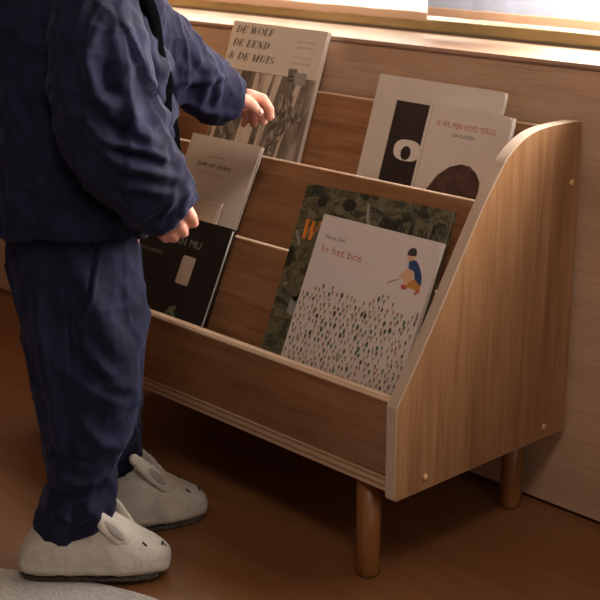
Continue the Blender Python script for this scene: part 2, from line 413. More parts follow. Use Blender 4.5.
def serif_line(bk, name, s, x, ybase, cap, width, mat, bold=1.35):
    quads = []; cx = 0
    for ch in s:
        if ch == ' ': cx += .42; continue
        adv, strokes = SER[ch]
        for st in strokes:
            if st[0] == 'arc':
                _, ax, ay, rx, ry, a0, a1, tn, tk = st; tn *= bold; tk *= bold; n = max(4, int(abs(a1-a0)/20)); pr = None
                for k in range(n+1):
                    a = R(a0+(a1-a0)*k/n); th = tn+(tk-tn)*abs(math.cos(a))
                    o = (cx+ax+(rx+th/2)*math.cos(a), ay+(ry)*math.sin(a)); i = (cx+ax+(rx-th/2)*math.cos(a), ay+(ry-.05)*math.sin(a))
                    if pr: quads.append([pr[0], o, i, pr[1]])
                    pr = (o, i)
            else:
                x0, y0, x1, y1, th = st; th *= bold
                if abs(y1-y0) < .01: quads.append([(cx+x0, y0-th/2), (cx+x1, y1-th/2), (cx+x1, y1+th/2), (cx+x0, y0+th/2)])
                else: quads.append([(cx+x0-th/2, y0), (cx+x0+th/2, y0), (cx+x1+th/2, y1), (cx+x1-th/2, y1)])
        cx += adv+.1
    sx = width/(cx+.15); out = []
    for q in quads: out.append([(x+(p[0]+p[1]*.22)*sx, ybase-p[1]*cap) for p in q])
    return flat(bk, name, out, mat, 2)

# --- wolf book
wolf = book('cream hardback with slanted serif capitals above a grey tree picture, in the back slot', (-.715, .353, .671), 18.4, -.6, .230, .264, .007, cream, 'hard')
serif_line(wolf, 'title', 'DE WOLF', .0115, .0190, .0118, .097, dark_ink)
serif_line(wolf, 'title', 'DE EEND', .0105, .0412, .0118, .094, dark_ink)
serif_line(wolf, 'title', '& DE MUIS', .0060, .0637, .0118, .118, dark_ink)
for i, (s, y) in enumerate((('geschreven door', .0225), ('MAC BARNETT', .0322), ('met illustraties van', .0480), ('JON KLASSEN', .0582))):
    text(wolf, 'credit_line', s, .207, y, .0032, grey_ink, width=.042, align='RIGHT')
ill = flat(wolf, 'illustration', [[(.0009, .0805), (.2298, .0790), (.2298, .2632), (.0009, .2632)]], forest_print, 1)
flat(ill, 'tree_trunk', [], bark_print) if False else None
flat(wolf, 'tree_print', [
    [(.086, .0812), (.128, .0806), (.118, .13), (.106, .19), (.100, .262), (.062, .262), (.072, .19), (.082, .13)],
    [(.134, .0806), (.150, .0804), (.142, .13), (.134, .19), (.126, .262), (.112, .262), (.122, .18), (.130, .12)],
    [(.186, .0905), (.199, .0905), (.192, .13), (.182, .19), (.176, .262), (.158, .262), (.168, .19), (.178, .13)],
    [(.030, .0815), (.050, .0812), (.040, .14), (.020, .20), (.014, .262), (.002, .262), (.006, .2), (.018, .14)]], bark_print, 2)
flat(wolf, 'animal_print', [[(.155, .126), (.152, .112), (.160, .105), (.165, .118), (.174, .116), (.181, .1065), (.187, .1095), (.187, .125), (.200, .133), (.2125, .1385), (.216, .144), (.210, .150), (.196, .157), (.186, .165), (.178, .182), (.172, .215), (.166, .262), (.140, .262), (.140, .215), (.144, .185), (.149, .150)],
    [(.030, .150), (.050, .142), (.062, .155), (.066, .180), (.058, .21), (.030, .225), (.016, .20), (.018, .17)]], fur_print, 3)
flat(wolf, 'sticker', [[(.1609, .0665), (.1812, .0660), (.1835, .0866), (.1648, .0874)], ], dark_ink, 4)
flat(wolf, 'sticker', [[(.1765, .0712), (.2052, .0705), (.2073, .0902), (.1803, .0902)]], grey_label, 5)
flat(wolf, 'sticker_lines', [[(.164+i*.0006, .0685+i*.0032), (.178+i*.0004, .0682+i*.0032), (.178+i*.0004, .0694+i*.0032), (.164+i*.0006, .0697+i*.0032)] for i in (0, 1, 2, 4)]+
     [[(.181, .0740+i*.0035), (.202, .0736+i*.0035), (.202, .0746+i*.0035), (.181, .0750+i*.0035)] for i in range(4)], pale_ink, 6)
# --- oval book
eye = book('large cream book with dark panel and white oval, behind the red-titled board book', (-.358, .339, .617), 17.7, -.8, .243, .216, .007, cream2, 'board', .009)
flat(eye, 'illustration', [[(.0460, .0352), (.2080, .0352), (.2080, .190), (.0460, .190)]], night_print, 1)
def oval(cx, cy, rx, ry, e=2, n=28):
    return [(cx+rx*abs(math.cos(a))**(2/e)*math.copysign(1, math.cos(a)), cy+ry*abs(math.sin(a))**(2/e)*math.copysign(1, math.sin(a))) for a in [2*PI*k/n for k in range(n)]]
flat(eye, 'oval_print', [oval(.0885, .1062, .0262, .0158, 2.6)], white_ink, 2)
flat(eye, 'dot_print', [oval(.0872, .1103, .0098, .0104)], night_print, 3)
# --- board book with red title
hoed = book('pale board book with red capitals and brown rounded hill, front right of the back slot', (-.230, .310, .589), 17.5, -1, .152, .188, .009, cream, 'board', .011)
text(hoed, 'title', 'IK WIL MIJN HOED TERUG', .0205, .0292, .0082, red_ink, width=.108)
text(hoed, 'credit_line', 'JON KLASSEN', .0525, .0412, .0052, dark_ink, width=.041)
flat(hoed, 'hill_print', [[(.014, .150), (.020, .135), (.032, .1180), (.044, .0985), (.0626, .0835), (.082, .0770), (.0985, .0775), (.112, .0850), (.1215, .0965), (.1235, .110), (.1200, .130), (.118, .150), (.118, .187), (.014, .187)]], mound_print, 1)
flat(hoed, 'spine_line', [[(.0060, .0005), (.0066, .0005), (.0066, .1875), (.0060, .1875)]], grey_ink, 1)
# --- middle slot
jon = book('plain warm grey hardback with small handwritten brown title, leaning in the middle slot', (-.646, .203, .506), 26, -.2, .168, .207, .007, grey_cover, 'hard', .001)
text(jon, 'credit_line', 'SANNE TEN', .0570, .0330, .0034, brown_ink, width=.037)
text(jon, 'title', 'Jow en joiko', .0330, .0490, .0090, dark_ink, width=.084, shear=.1, off=.004)
text(jon, 'subtitle', 'over een klein en lief ding', .0380, .0605, .0034, brown_ink, width=.074)
small = book('small beige book with thin white border, in front of the warm grey hardback', (-.612, .151, .420), 25.8, 0, .100, .072, .003, tan_print, 'soft', .001)
flat(small, 'border_print', [[(.003, .0025), (.097, .0025), (.097, .0042), (.003, .0042)], [(.0945, .0042), (.097, .0042), (.097, .070), (.0945, .070)], [(.003, .0042), (.0045, .0042), (.0045, .070), (.003, .070)]], white_ink, 1)
# --- front slot
blk = book('black hardback with thin grey capitals and tan window shape, at left of the front slot', (-.654, .104, .400), 25.6, 0, .220, .177, .010, black_cover, 'hard', .001)
text(blk, 'title', 'AN MU', .1650, .0440, .0125, pale_ink, width=.062, align='RIGHT', off=-.012)
text(blk, 'credit_line', 'JON KLASSEN', .0845, .0665, .0058, pale_ink, width=.068, align='RIGHT')
flat(blk, 'window_print', [oval(.1482, .0802, .0152, .0222, 14, 40)], tan_print, 1)
lv = []
for (x, y, rx, ry) in ((.143, .144, .005, .005), (.150, .140, .004, .004), (.137, .149, .004, .003), (.149, .148, .005, .004), (.096, .152, .003, .004), (.092, .156, .004, .003), (.155, .153, .005, .003), (.120, .158, .006, .003)):
    lv.append(oval(x, y, rx, ry, 2, 9))
flat(blk, 'leaf_print', lv, sage_ink, 1)
wild = book('large dark green leafy book with orange letter W, behind the pinkish white book', (-.310, .142, .484), 23.5, 1, .270, .267, .009, camo_print, 'hard', .001)
serif_line(wild, 'title', 'W', .010, .0790, .028, .042, orange_ink)
flat(wild, 'streak_print', [[(.122, .012), (.126, .012), (.131, .03), (.140, .044), (.136, .046), (.127, .033)], [(.003, .070), (.006, .069), (.019, .088), (.016, .091)], [(.03, .165), (.055, .175), (.060, .171), (.050, .190), (.030, .186)]], grey_label, 2)
rn = random.Random(8); sh = []
for k in range(34):
    x = .135+rn.random()*.125; y = .020+rn.random()*.02; l = .01+rn.random()*.03; sh.append([(x, y), (x+.0016, y), (x+.003*rn.uniform(-1, 1)+.001, y+l), (x+.003*rn.uniform(-1, 1), y+l)])
for k in range(26): sh.append(oval(rn.uniform(.01, .26), rn.uniform(.01, .26), rn.uniform(.004, .014), rn.uniform(.003, .010), 2, 10))
flat(wild, 'branch_print', sh, paper('dark_green_ink', (.02, .018, .012)), 1)
flat(wild, 'foliage_print', [oval(rn.uniform(.01, .10), rn.uniform(.05, .25), rn.uniform(.006, .016), rn.uniform(.004, .008), 2, 12) for k in range(22)], paper('moss_ink', (.12, .105, .06)), 1.4)
bos = book('pinkish white book with many tiny trees and a squatting boy, in the front slot', (-.251, .117, .453), 23.6, -.3, .219, .234, .006, white_cover, 'soft', .0006)
text(bos, 'credit_line', 'Maria Dek', .0165, .0320, .0058, dark_ink, width=.038, off=-.006)
text(bos, 'title', 'In het bos', .0160, .0520, .0115, coral_ink, width=.076, off=-.004)
# squatting figure
FM = [blue_ink, dark_ink, peach_ink, ochre_ink, red_ink, brown_ink]
flat(bos, 'figure_print', [
    [(.1672, .0262), (.1665, .0215), (.1690, .0175), (.1735, .0150), (.1785, .0155), (.1818, .0190), (.1822, .0245), (.1750, .0262)],
    [(.1690, .0262), (.1820, .0245), (.1815, .0290), (.1780, .0330), (.1725, .0332), (.1688, .0300)],
    [(.1733, .0335), (.1800, .0300), (.1860, .0310), (.1935, .0375), (.2005, .0470), (.2045, .0590), (.2000, .0600), (.1905, .0540), (.1880, .0470), (.1840, .0440), (.1760, .0430)],
    [(.1905, .0540), (.2045, .0590), (.2040, .0650), (.1990, .0680), (.1860, .0670), (.1790, .0660), (.1830, .0600)],
    [(.1740, .0430), (.1840, .0445), (.1890, .0500), (.1850, .0580), (.1810, .0650), (.1745, .0650), (.1740, .0580), (.1660, .0580), (.1620, .0570), (.1680, .0500)],
    [(.1720, .0655), (.1820, .0650), (.1835, .0690), (.1770, .0715), (.1730, .0700)],
    [(.1990, .0680), (.2050, .0650), (.2040, .0700), (.1990, .0740), (.1970, .0730)],
    [(.1500, .0660), (.1650, .0590), (.1655, .0602), (.1510, .0676), (.1505, .0700), (.1490, .0690)]],
    FM, 2, [1, 2, 0, 3, 2, 4, 4, 5])
# tiny trees, dense towards the bottom
rn = random.Random(21); tr = []; ti = []; TM = [green_ink, dark_ink, rust_ink, olive_ink, maroon_ink, sage_ink, brown_ink, blue_ink]
for j in range(19):
    for i in range(26):
        x = .005+i*.0086+(j%2)*.0043+rn.uniform(-.0022, .0022); y = .078+j*.0084+rn.uniform(-.0026, .0026)
        line_ = .100-.016*math.exp(-((x-.150)/.03)**2)-.008*math.exp(-((x-.06)/.015)**2)+.004*math.sin(x*110)
        if y < line_ or x > .214 or x < .004 or y > .226 or rn.random() < .03+.35*math.exp(-(y-line_)/.006): continue
        big = rn.random() < .2; s = rn.uniform(.75, 1.1)*(1.3 if big else 1)
        c = rn.choice([0, 1, 0, 0, 5]) if big else rn.choice([2, 6, 6, 3, 3, 2, 0, 6, 5, 0])
        tl = rn.uniform(-1, 1)*.0006; q = rn.uniform(.6, 1)
        tr.append([(x-.0004, y+.002*s), (x+.0004, y+.002*s), (x+.0004+tl, y+.0068*s), (x-.0004+tl, y+.0068*s)]); ti.append(6)
        tr.append(oval(x, y, .0021*s*q, .0031*s, 2, 10)); ti.append(c)
fp = flat(bos, 'forest_print', tr, TM, 1, ti)
for o in bpy.data.objects:
    for k in ('_w', '_h'):
        if k in o: del o[k]
# ---------------------------------------------------------------- rug
rug, t_, b_ = nt('rug_pile')
f_ = tex(t_, coords(t_), 160, 5, .7); r_ = ramp(t_, f_, [(.3, (.42, .39, .37)), (.7, (.60, .57, .55))]); t_.links.new(r_.outputs[0], b_.inputs['Base Color']); b_.inputs['Roughness'].default_value = 1
bump(t_, b_, f_, .8, .004)
bm = bmesh.new()
cx_, cy_, rr_ = -.05, -.81, .602
rings = []
for r, z in ((rr_-.006, .0), (rr_, .003), (rr_-.003, .0055), (rr_-.010, .0065), (.3, .0065), (.05, .0065)):
    rings.append([(cx_+r*(1+.002*math.sin(a*23))*math.cos(a), cy_+r*(1+.002*math.sin(a*31))*math.sin(a), z) for a in [2*PI*k/160 for k in range(160)]])
loft(bm, rings)
tag(obj('round_rug', bm, rug, None, True), 'pale grey round rug lying on the floor under the near slipper', 'rug')

# ---------------------------------------------------------------- child
ANG = math.atan2(.72910, .68440)
person = empty('person', Matrix.Translation((-.33, -.25, 0)) @ Matrix.Rotation(ANG, 4, 'Z'),
    'small child in navy jacket and trousers and rabbit slippers reaching into the shelf', 'person')
def uvs(bm, c, r, seg=20, M=None):
    x = bmesh.ops.create_uvsphere(bm, u_segments=seg, v_segments=max(8, seg//2), radius=1)
    r = r if isinstance(r, (tuple, list)) else (r, r, r)
    m = Matrix.Translation(c) @ (M or Matrix.Identity(4)) @ Matrix.Diagonal((*r, 1))
    bmesh.ops.transform(bm, matrix=m, verts=x['verts'])
def capsule(bm, p0, p1, r0, r1, seg=18):
    p0, p1 = Vector(p0), Vector(p1); uvs(bm, p0, r0, seg); uvs(bm, p1, r1, seg)
    d = (p1-p0).normalized(); u = d.orthogonal().normalized(); w = d.cross(u)
    rings = [[c+(u*math.cos(a)+w*math.sin(a))*r for a in [2*PI*k/seg for k in range(seg)]] for c, r in ((p0, r0), (p1, r1))]
    loft(bm, rings)
def chain(bm, pts, rad):
    for i in range(len(pts)-1): capsule(bm, pts[i], pts[i+1], rad[i], rad[i+1])
def remesh(bm, voxel, smooth_it=4, fac=.5):
    me = bpy.data.meshes.new('t'); bmesh.ops.recalc_face_normals(bm, faces=bm.faces); bm.to_mesh(me); bm.free()
    o = bpy.data.objects.new('t', me); C.objects.link(o)
    m = o.modifiers.new('r', 'REMESH'); m.mode = 'VOXEL'; m.voxel_size = voxel
    s = o.modifiers.new('s', 'SMOOTH'); s.iterations = smooth_it; s.factor = fac
    dg = bpy.context.evaluated_depsgraph_get(); dg.update()
    out = bpy.data.meshes.new_from_object(o.evaluated_get(dg)); bpy.data.objects.remove(o); bpy.data.meshes.remove(me)
    for p in out.polygons: p.use_smooth = True
    return out
def addmesh(name, me, mat, parent=person):
    me.name = name; me.materials.clear(); me.materials.append(mat)
    return link(bpy.data.objects.new(name, me), parent)
# body: one continuous figure
bm = bmesh.new()
HC = Vector((.080, .065, .895))
uvs(bm, HC, (.078, .068, .082), 32); uvs(bm, HC+Vector((.028, 0, -.038)), (.052, .050, .048), 24)
uvs(bm, HC+Vector((.050, .024, -.034)), (.024, .024, .024)); uvs(bm, HC+Vector((.050, -.024, -.034)), (.024, .024, .024))
uvs(bm, HC+Vector((.050, 0, -.070)), (.020, .018, .014))
capsule(bm, HC+Vector((.073, 0, -.012)), HC+Vector((.081, 0, -.024)), .006, .0085)
for s in (-1, 1):
    uvs(bm, HC+Vector((-.008, s*.069, -.018)), (.014, .005, .021), 16); uvs(bm, HC+Vector((-.013, s*.074, -.012)), (.010, .004, .016), 14)
capsule(bm, (.045, .065, .84), (.02, .065, .765), .034, .038)
chain(bm, [(.012, .065, .73), (.012, .065, .62), (.012, .065, .52), (.005, .065, .46)], [.070, .072, .074, .075])
uvs(bm, (.01, .065, .745), (.055, .10, .035)); uvs(bm, (.0, .065, .45), (.070, .088, .055))
# legs
chain(bm, [(.003, .035, .43), (.010, .022, .25), (-.006, .008, .07)], [.055, .040, .026])
chain(bm, [(.003, .10, .43), (.010, .125, .25), (.014, .152, .06)], [.055, .040, .0255])
chain(bm, [(-.012, .005, .04), (.055, -.003, .032)], [.027, .020])
chain(bm, [(.006, .150, .035), (.08, .178, .026)], [.026, .019])
# near (right) arm
chain(bm, [(.03, -.025, .735), (.062, -.050, .60), (.128, -.050, .522)], [.034, .027, .0175])
chain(bm, [(.128, -.050, .522), (.142, -.053, .506)], [.0175, .017])
uvs(bm, (.136, -.055, .517), (.020, .014, .020), 20, Matrix.Rotation(R(38), 4, 'Y'))
FN = [[(.148, -.061, .520), (.162, -.070, .505), (.163, -.056, .494), (.153, -.047, .494)],
      [(.141, -.063, .513), (.150, -.075, .494), (.151, -.060, .483), (.141, -.050, .485)],
      [(.134, -.063, .507), (.139, -.073, .486), (.139, -.058, .476), (.130, -.049, .479)],
      [(.127, -.060, .502), (.129, -.067, .482), (.129, -.055, .474), (.121, -.047, .478)]]
FN = [[(a-.004, b, c+.007) for a, b, c in f] for f in FN]
for k, f in enumerate(FN): chain(bm, f, [x*(1, 1, .95, .85)[k] for x in (.0072, .0072, .0066, .0056)])
chain(bm, [(.136, -.040, .524), (.150, -.036, .514), (.157, -.038, .503)], [.009, .0075, .0062])
# far (left) arm and hand
chain(bm, [(.03, .150, .735), (.10, .212, .648), (.172, .272, .600)], [.034, .027, .0175])
chain(bm, [(.172, .272, .600), (.190, .280, .597)], [.0175, .018]); chain(bm, [(.168, .276, .590), (.194, .290, .586)], [.0175, .013])
chain(bm, [(.190, .276, .600), (.214, .277, .603)], [.0165, .0105])
chain(bm, [(.190, .285, .597), (.211, .289, .598)], [.0165, .0105])
chain(bm, [(.188, .292, .592), (.204, .300, .591)], [.0155, .0100])
FF = [[(.215, .274, .6065), (.235, .277, .6000), (.2445, .280, .5855), (.2450, .2815, .5735)],
      [(.212, .284, .6020), (.2300, .289, .5920), (.2370, .292, .5770), (.2350, .293, .5650)],
      [(.207, .294, .5960), (.2200, .299, .5840), (.2240, .301, .5710), (.2200, .301, .5600)],
      [(.201, .302, .5880), (.2090, .307, .5770), (.2100, .308, .5670), (.2060, .307, .5590)]]
for k, f in enumerate(FF): chain(bm, f, [x*(1, 1, .96, .86)[k] for x in (.0090, .0078, .0069, .0058)])
uvs(bm, (.198, .280, .596), (.020, .020, .015), 20, Matrix.Rotation(R(15), 4, 'Y'))
chain(bm, [(.184, .264, .598), (.206, .258, .602), (.2210, .258, .5945), (.2290, .260, .5840)], [.0125, .0100, .0082, .0066])
body = addmesh('body', remesh(bm, .0019, 5), skin)
# nails, eyes, brows and mouth belong to the body
def nail(p, n, r=.0036):
    bm = bmesh.new(); n = Vector(n).normalized(); q = n.to_track_quat('Z', 'Y').to_matrix().to_4x4()
    uvs(bm, p, (r, r*1.25, .0010), 12, q); obj('fingernail', bm, nail_mat, body, True)
nail((.2335, .2555, .5868), (.75, -.55, .45)); nail((.2495, .2795, .5750), (.9, -.25, .3), .0030)
nail((.2395, .2915, .5665), (.9, -.3, .2), .0028)
for s in (-1, 1):
    bm = bmesh.new(); uvs(bm, HC+Vector((.0665, s*.027, -.006)), (.0085, .0110, .0085)); e = obj('eye', bm, eye_white, body, True)
    bm = bmesh.new(); uvs(bm, HC+Vector((.0722, s*.0275, -.008)), (.0035, .0052, .0052)); obj('iris', bm, iris_mat, body, True)
    bm = bmesh.new(); chain(bm, [HC+Vector((.0725, s*.016, .012)), HC+Vector((.0705, s*.027, .015)), HC+Vector((.064, s*.038, .011))], [.0016, .002, .0012]); obj('eyebrow', bm, hair_mat, body, True)
bm = bmesh.new()
for dz in (0, -.0045): chain(bm, [HC+Vector((.0685, -.013, -.0475+dz*.4)), HC+Vector((.0745, 0, -.0475+dz)), HC+Vector((.0685, .013, -.0475+dz*.4))], [.0014, .0032, .0014])
obj('mouth', bm, lip_mat, body, True)
bm = bmesh.new()
for k in range(60):
    u = k/60*2*PI*5.2; v = .15+1.35*k/60
    d = Vector((math.sin(v)*math.cos(u), math.sin(v)*math.sin(u), math.cos(v)))
    if d.x > .45 and d.z < .55: continue
    uvs(bm, HC+Vector((-.008+d.x*.072, d.y*.063, .008+d.z*.078)), (.024, .024, .020), 12)
uvs(bm, HC+Vector((-.012, 0, .012)), (.080, .073, .082), 28)
me = remesh(bm, .003, 2)
for v in me.vertices:
    p = v.co; v.co += Vector((0, 0, 0)) + (p-HC).normalized()*.0025*noise.noise(Vector((p.x*40, p.y*140, p.z*40)))
bm = bmesh.new(); bm.from_mesh(me); bmesh.ops.bisect_plane(bm, geom=bm.verts[:]+bm.edges[:]+bm.faces[:], plane_co=HC+Vector((.030, 0, .02)), plane_no=Vector((1, 0, -.62)).normalized(), clear_outer=True)
bmesh.ops.holes_fill(bm, edges=bm.edges[:]); bm.to_mesh(me); bm.free()
addmesh('hair', me, hair_mat)

# ---- cloth shaping
def ridge(V, line, width, amp, f_side=None):
    """gaussian fold along a polyline given in (forward, up)"""
    P = np.stack([V[:, 0], V[:, 2]], 1); best = np.full(len(V), 9.); tt = np.zeros(len(V)); n = len(line)-1
    for i in range(n):
        a = np.array(line[i]); b = np.array(line[i+1]); ab = b-a
        t = np.clip(((P-a)@ab)/(ab@ab), 0, 1); d = np.linalg.norm(P-a-t[:, None]*ab, axis=1)
        m = d < best; best[m] = d[m]; tt[m] = (i+t[m])/n
    taper = np.sin(np.clip(tt, .02, .98)*PI)**.5
    g = 1.45*amp*np.exp(-(best/(width*.85))**2)*taper
    return g if f_side is None else g*f_side(V)
def get(me):
    a = np.empty(len(me.vertices)*3); me.vertices.foreach_get('co', a); n = np.empty(len(me.vertices)*3)
    me.vertices.foreach_get('normal', n); return a.reshape(-1, 3), n.reshape(-1, 3)
def nz(V, scale, seed, dirs=None):
    s = np.array(scale); return np.array([noise.noise(Vector(p*s)+Vector((seed, seed*1.7, 0))) for p in V])
def setv(me, V):
    me.vertices.foreach_set('co', np.ascontiguousarray(V).ravel()); me.update()
def sect(c, rf, rs, n=40, e=2.3, tilt=0):
    out = []
    for k in range(n):
        a = 2*PI*k/n; x = rf*abs(math.cos(a))**(2/e)*math.copysign(1, math.cos(a)); y = rs*abs(math.sin(a))**(2/e)*math.copysign(1, math.sin(a))
        out.append((c[0]+x, c[1]+y, c[2]+tilt*x))
    return out
def vloft(bm, secs, n, cup=.02, thick=.004, cup_start=True, e=2.3):
    """secs: (f, s, z, rf, rs, tilt) – vertical tube whose first end is a hem with an inner recess"""
    S = [tuple(x) for x in spline(secs, 4)]
    rings = []
    if cup_start:
        f, s, z, rf, rs, tl = S[0]
        rings.append(sect((f, s, z+cup), rf-thick*1.3, rs-thick*1.3, n, e, tl)); rings.append(sect((f, s, z+.0006), rf-thick, rs-thick, n, e, tl))
    for f, s, z, rf, rs, tl in S: rings.append(sect((f, s, z), rf, rs, n, e, tl))
    loft(bm, rings)
def tube(bm, pts, n=40, cup=.025, thick=.0035):
    """pts: (f, s, z, r_in, r_side) with section perpendicular to the path; last end is a cuff"""
    S = [np.array(x) for x in spline(pts, 5)]; rings = []
    for i, q in enumerate(S):
        d = Vector((S[min(i+1, len(S)-1)]-S[max(i-1, 0)])[:3]).normalized()
        side = Vector((0, 1, 0)); u = side.cross(d).normalized(); w = d.cross(u).normalized(); c = Vector(q[:3])
        rings.append([c+u*math.cos(a)*q[3]+w*math.sin(a)*q[4] for a in [2*PI*k/n for k in range(n)]])
    c = Vector(S[-1][:3]); r1, r2 = S[-1][3]-thick, S[-1][4]-thick
    rings.append([c+u*math.cos(a)*r1+w*math.sin(a)*r2 for a in [2*PI*k/n for k in range(n)]])
    rings.append([c-d*cup+u*math.cos(a)*r1*.93+w*math.sin(a)*r2*.93 for a in [2*PI*k/n for k in range(n)]])
    loft(bm, rings)
# ---- jacket
bm = bmesh.new()
vloft(bm, [(.004, .065, .474, .125, .108, .02), (.007, .065, .52, .124, .105, 0), (.001, .065, .61, .116, .100, 0), (-.002, .065, .69, .112, .097, 0), (-.002, .065, .745, .098, .095, 0), (.004, .065, .775, .070, .085, 0), (.016, .065, .797, .048, .056, 0), (.018, .065, .803, .044, .050, 0)], 56)
tube(bm, [(.045, .0, .765, .048, .045), (.047, -.035, .715, .054, .047), (.052, -.052, .655, .056, .047), (.074, -.060, .595, .061, .048), (.108, -.058, .546, .050, .045), (.1375, -.055, .509, .037, .036)])
tube(bm, [(.045, .125, .762, .046, .045), (.075, .160, .716, .048, .045), (.112, .202, .668, .047, .043), (.150, .240, .628, .044, .042), (.184, .272, .600, .0385, .038)])
jm = remesh(bm, .0026, 3)
V, N = get(jm)
near = lambda V: np.clip((.06-V[:, 1])/.05, 0, 1)
arm = lambda V: np.clip((-.035-V[:, 1])/.02, 0, 1)
body_n = lambda V: np.clip((.055-V[:, 1])/.03, 0, 1)*np.clip((V[:, 1]+.075)/.015, 0, 1)
far = lambda V: np.clip((V[:, 1]-.15)/.04, 0, 1)
D_ = np.zeros(len(V))
# near sleeve folds
for ln, w, a in (([(.060, .745), (.045, .700), (.055, .660), (.075, .640)], .009, .008), ([(.075, .735), (.085, .690), (.080, .650)], .010, .007),
                 ([(.040, .640), (.062, .612), (.100, .600), (.128, .585)], .008, .009), ([(.048, .612), (.080, .585), (.120, .570), (.150, .560)], .008, .008),
                 ([(.070, .560), (.105, .555), (.140, .545)], .007, .006), ([(.090, .660), (.098, .620), (.125, .600)], .009, .008),
                 ([(.100, .520), (.125, .530), (.155, .548)], .006, .005), ([(.010, .70), (.02, .65), (.035, .62)], .012, .006), ([(.150, .556), (.152, .535), (.148, .515)], .006, .004),
                 ([(.060, .635), (.085, .620), (.105, .632)], .006, -.006), ([(.07, .602), (.105, .592), (.13, .578)], .006, -.006), ([(.065, .70), (.068, .67), (.09, .655)], .007, -.006)):
    D_ += ridge(V, ln, w, a, arm)
# torso folds
for ln, w, a in (([(.100, .745), (.105, .690), (.118, .640), (.118, .590)], .008, .006), ([(.080, .760), (.095, .700), (.110, .660)], .006, .005),
                 ([(.115, .700), (.105, .650), (.128, .600)], .006, .005), ([(.125, .640), (.112, .600), (.130, .560)], .007, .006),
                 ([(-.01, .570), (.01, .535), (.05, .500), (.09, .482)], .010, .008), ([(-.03, .560), (-.02, .510), (-.01, .480)], .010, .007), ([(.02, .530), (.035, .500), (.040, .478)], .007, .006),
                 ([(-.05, .70), (-.06, .60), (-.055, .50)], .014, .006), ([(.00, .555), (.02, .520), (.06, .490)], .007, -.006), ([(.08, .52), (.085, .495), (.09, .478)], .008, .005)):
    D_ += ridge(V, ln, w, a)*(V[:, 1] > -.065)*(V[:, 1] < .2)
# far sleeve folds
for ln, w, a in (([(.110, .700), (.130, .660), (.125, .620)], .008, .007), ([(.135, .690), (.160, .650), (.150, .600)], .008, .006), ([(.110, .650), (.150, .640), (.190, .640)], .006, .005),
                 ([(.16, .665), (.175, .64), (.172, .605)], .006, .005), ([(.12, .625), (.15, .605), (.17, .59)], .007, .006)):
    D_ += ridge(V, ln, w, a, far)
n1 = nz(V, (16, 16, 9), 3.1); n2 = nz(V, (34, 34, 24), 7.7); n3 = nz(V, (90, 90, 60), 1.3)
D_ += .005*n1+.0032*(.5-np.abs(n2)*2)+.0010*n3
for sd_, sc_, am in ((2.2, (20, 20, 9), .0030), (6.1, (14, 14, 24), .0016), (11.4, (40, 40, 26), .0007)):
    D_ += am*np.maximum(0, 1-5*np.abs(nz(V, sc_, sd_)))**1.5
# hem seams
D_ += -.0018*np.exp(-((V[:, 2]-.486-.02*(V[:, 0]-.016))/.0012)**2)*(V[:, 1] > -.075)*(V[:, 2] < .5)*(V[:, 0] < .11)
cd = np.array((.60, 0, -.79)); q = (V-np.array((.1375, -.055, .509)))@cd
D_ += -.0018*np.exp(-((q+.012)/.0012)**2)*(V[:, 1] < -.01)*(V[:, 0] > .08)
# open front edge: a narrow dark channel running down the front between the two flaps
inner = (np.abs(q) < .0) 
setv(jm, V+N*D_[:, None])
jacket = addmesh('jacket', jm, navy)
# near-black strip along the front edge, painting the shade between the open flaps
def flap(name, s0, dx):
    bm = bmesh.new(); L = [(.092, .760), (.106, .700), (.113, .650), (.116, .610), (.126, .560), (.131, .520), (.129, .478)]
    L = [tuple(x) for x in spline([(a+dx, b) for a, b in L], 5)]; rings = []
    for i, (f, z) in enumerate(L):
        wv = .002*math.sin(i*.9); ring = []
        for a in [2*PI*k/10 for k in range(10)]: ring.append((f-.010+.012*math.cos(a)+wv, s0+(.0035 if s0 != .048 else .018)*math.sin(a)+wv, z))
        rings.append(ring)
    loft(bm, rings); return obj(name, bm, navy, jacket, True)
li = flap('front_gap_shade', .048, .0135); li.data.materials.clear(); li.data.materials.append(plain('gap_shade_black', (.0022, .0022, .003), 1.0)); li.data.materials[0].node_tree.nodes['Principled BSDF'].inputs['Specular IOR Level'].default_value = 0; li['label'] = 'near-black strip painting the shade between the open jacket fronts'
# ---- trousers
bm = bmesh.new()
vloft(bm, [(-.010, .008, .066, .052, .046, .47), (-.014, .008, .098, .057, .050, .35), (-.003, .010, .130, .047, .047, .15), (-.002, .012, .161, .048, .048, 0), (.006, .016, .203, .062, .055, 0), (.009, .020, .259, .070, .061, 0), (.008, .024, .300, .077, .066, 0), (.004, .030, .350, .079, .070, 0), (-.002, .036, .400, .082, .072, 0), (-.005, .045, .455, .082, .074, 0), (-.002, .055, .500, .078, .078, 0)], 44)
vloft(bm, [(.012, .152, .078, .041, .042, .30), (.012, .150, .116, .045, .044, .1), (.010, .144, .160, .048, .047, 0), (.008, .136, .210, .055, .053, 0), (.004, .126, .260, .060, .060, 0), (.006, .114, .320, .074, .066, 0), (.004, .104, .345, .076, .068, 0), (-.004, .096, .400, .078, .070, 0), (-.006, .088, .455, .078, .074, 0), (-.002, .075, .500, .077, .078, 0)], 44)
tm = remesh(bm, .0027, 3)
V, N = get(tm); D_ = np.zeros(len(V))
nr = lambda V: np.clip((.05-V[:, 1])/.03, 0, 1)
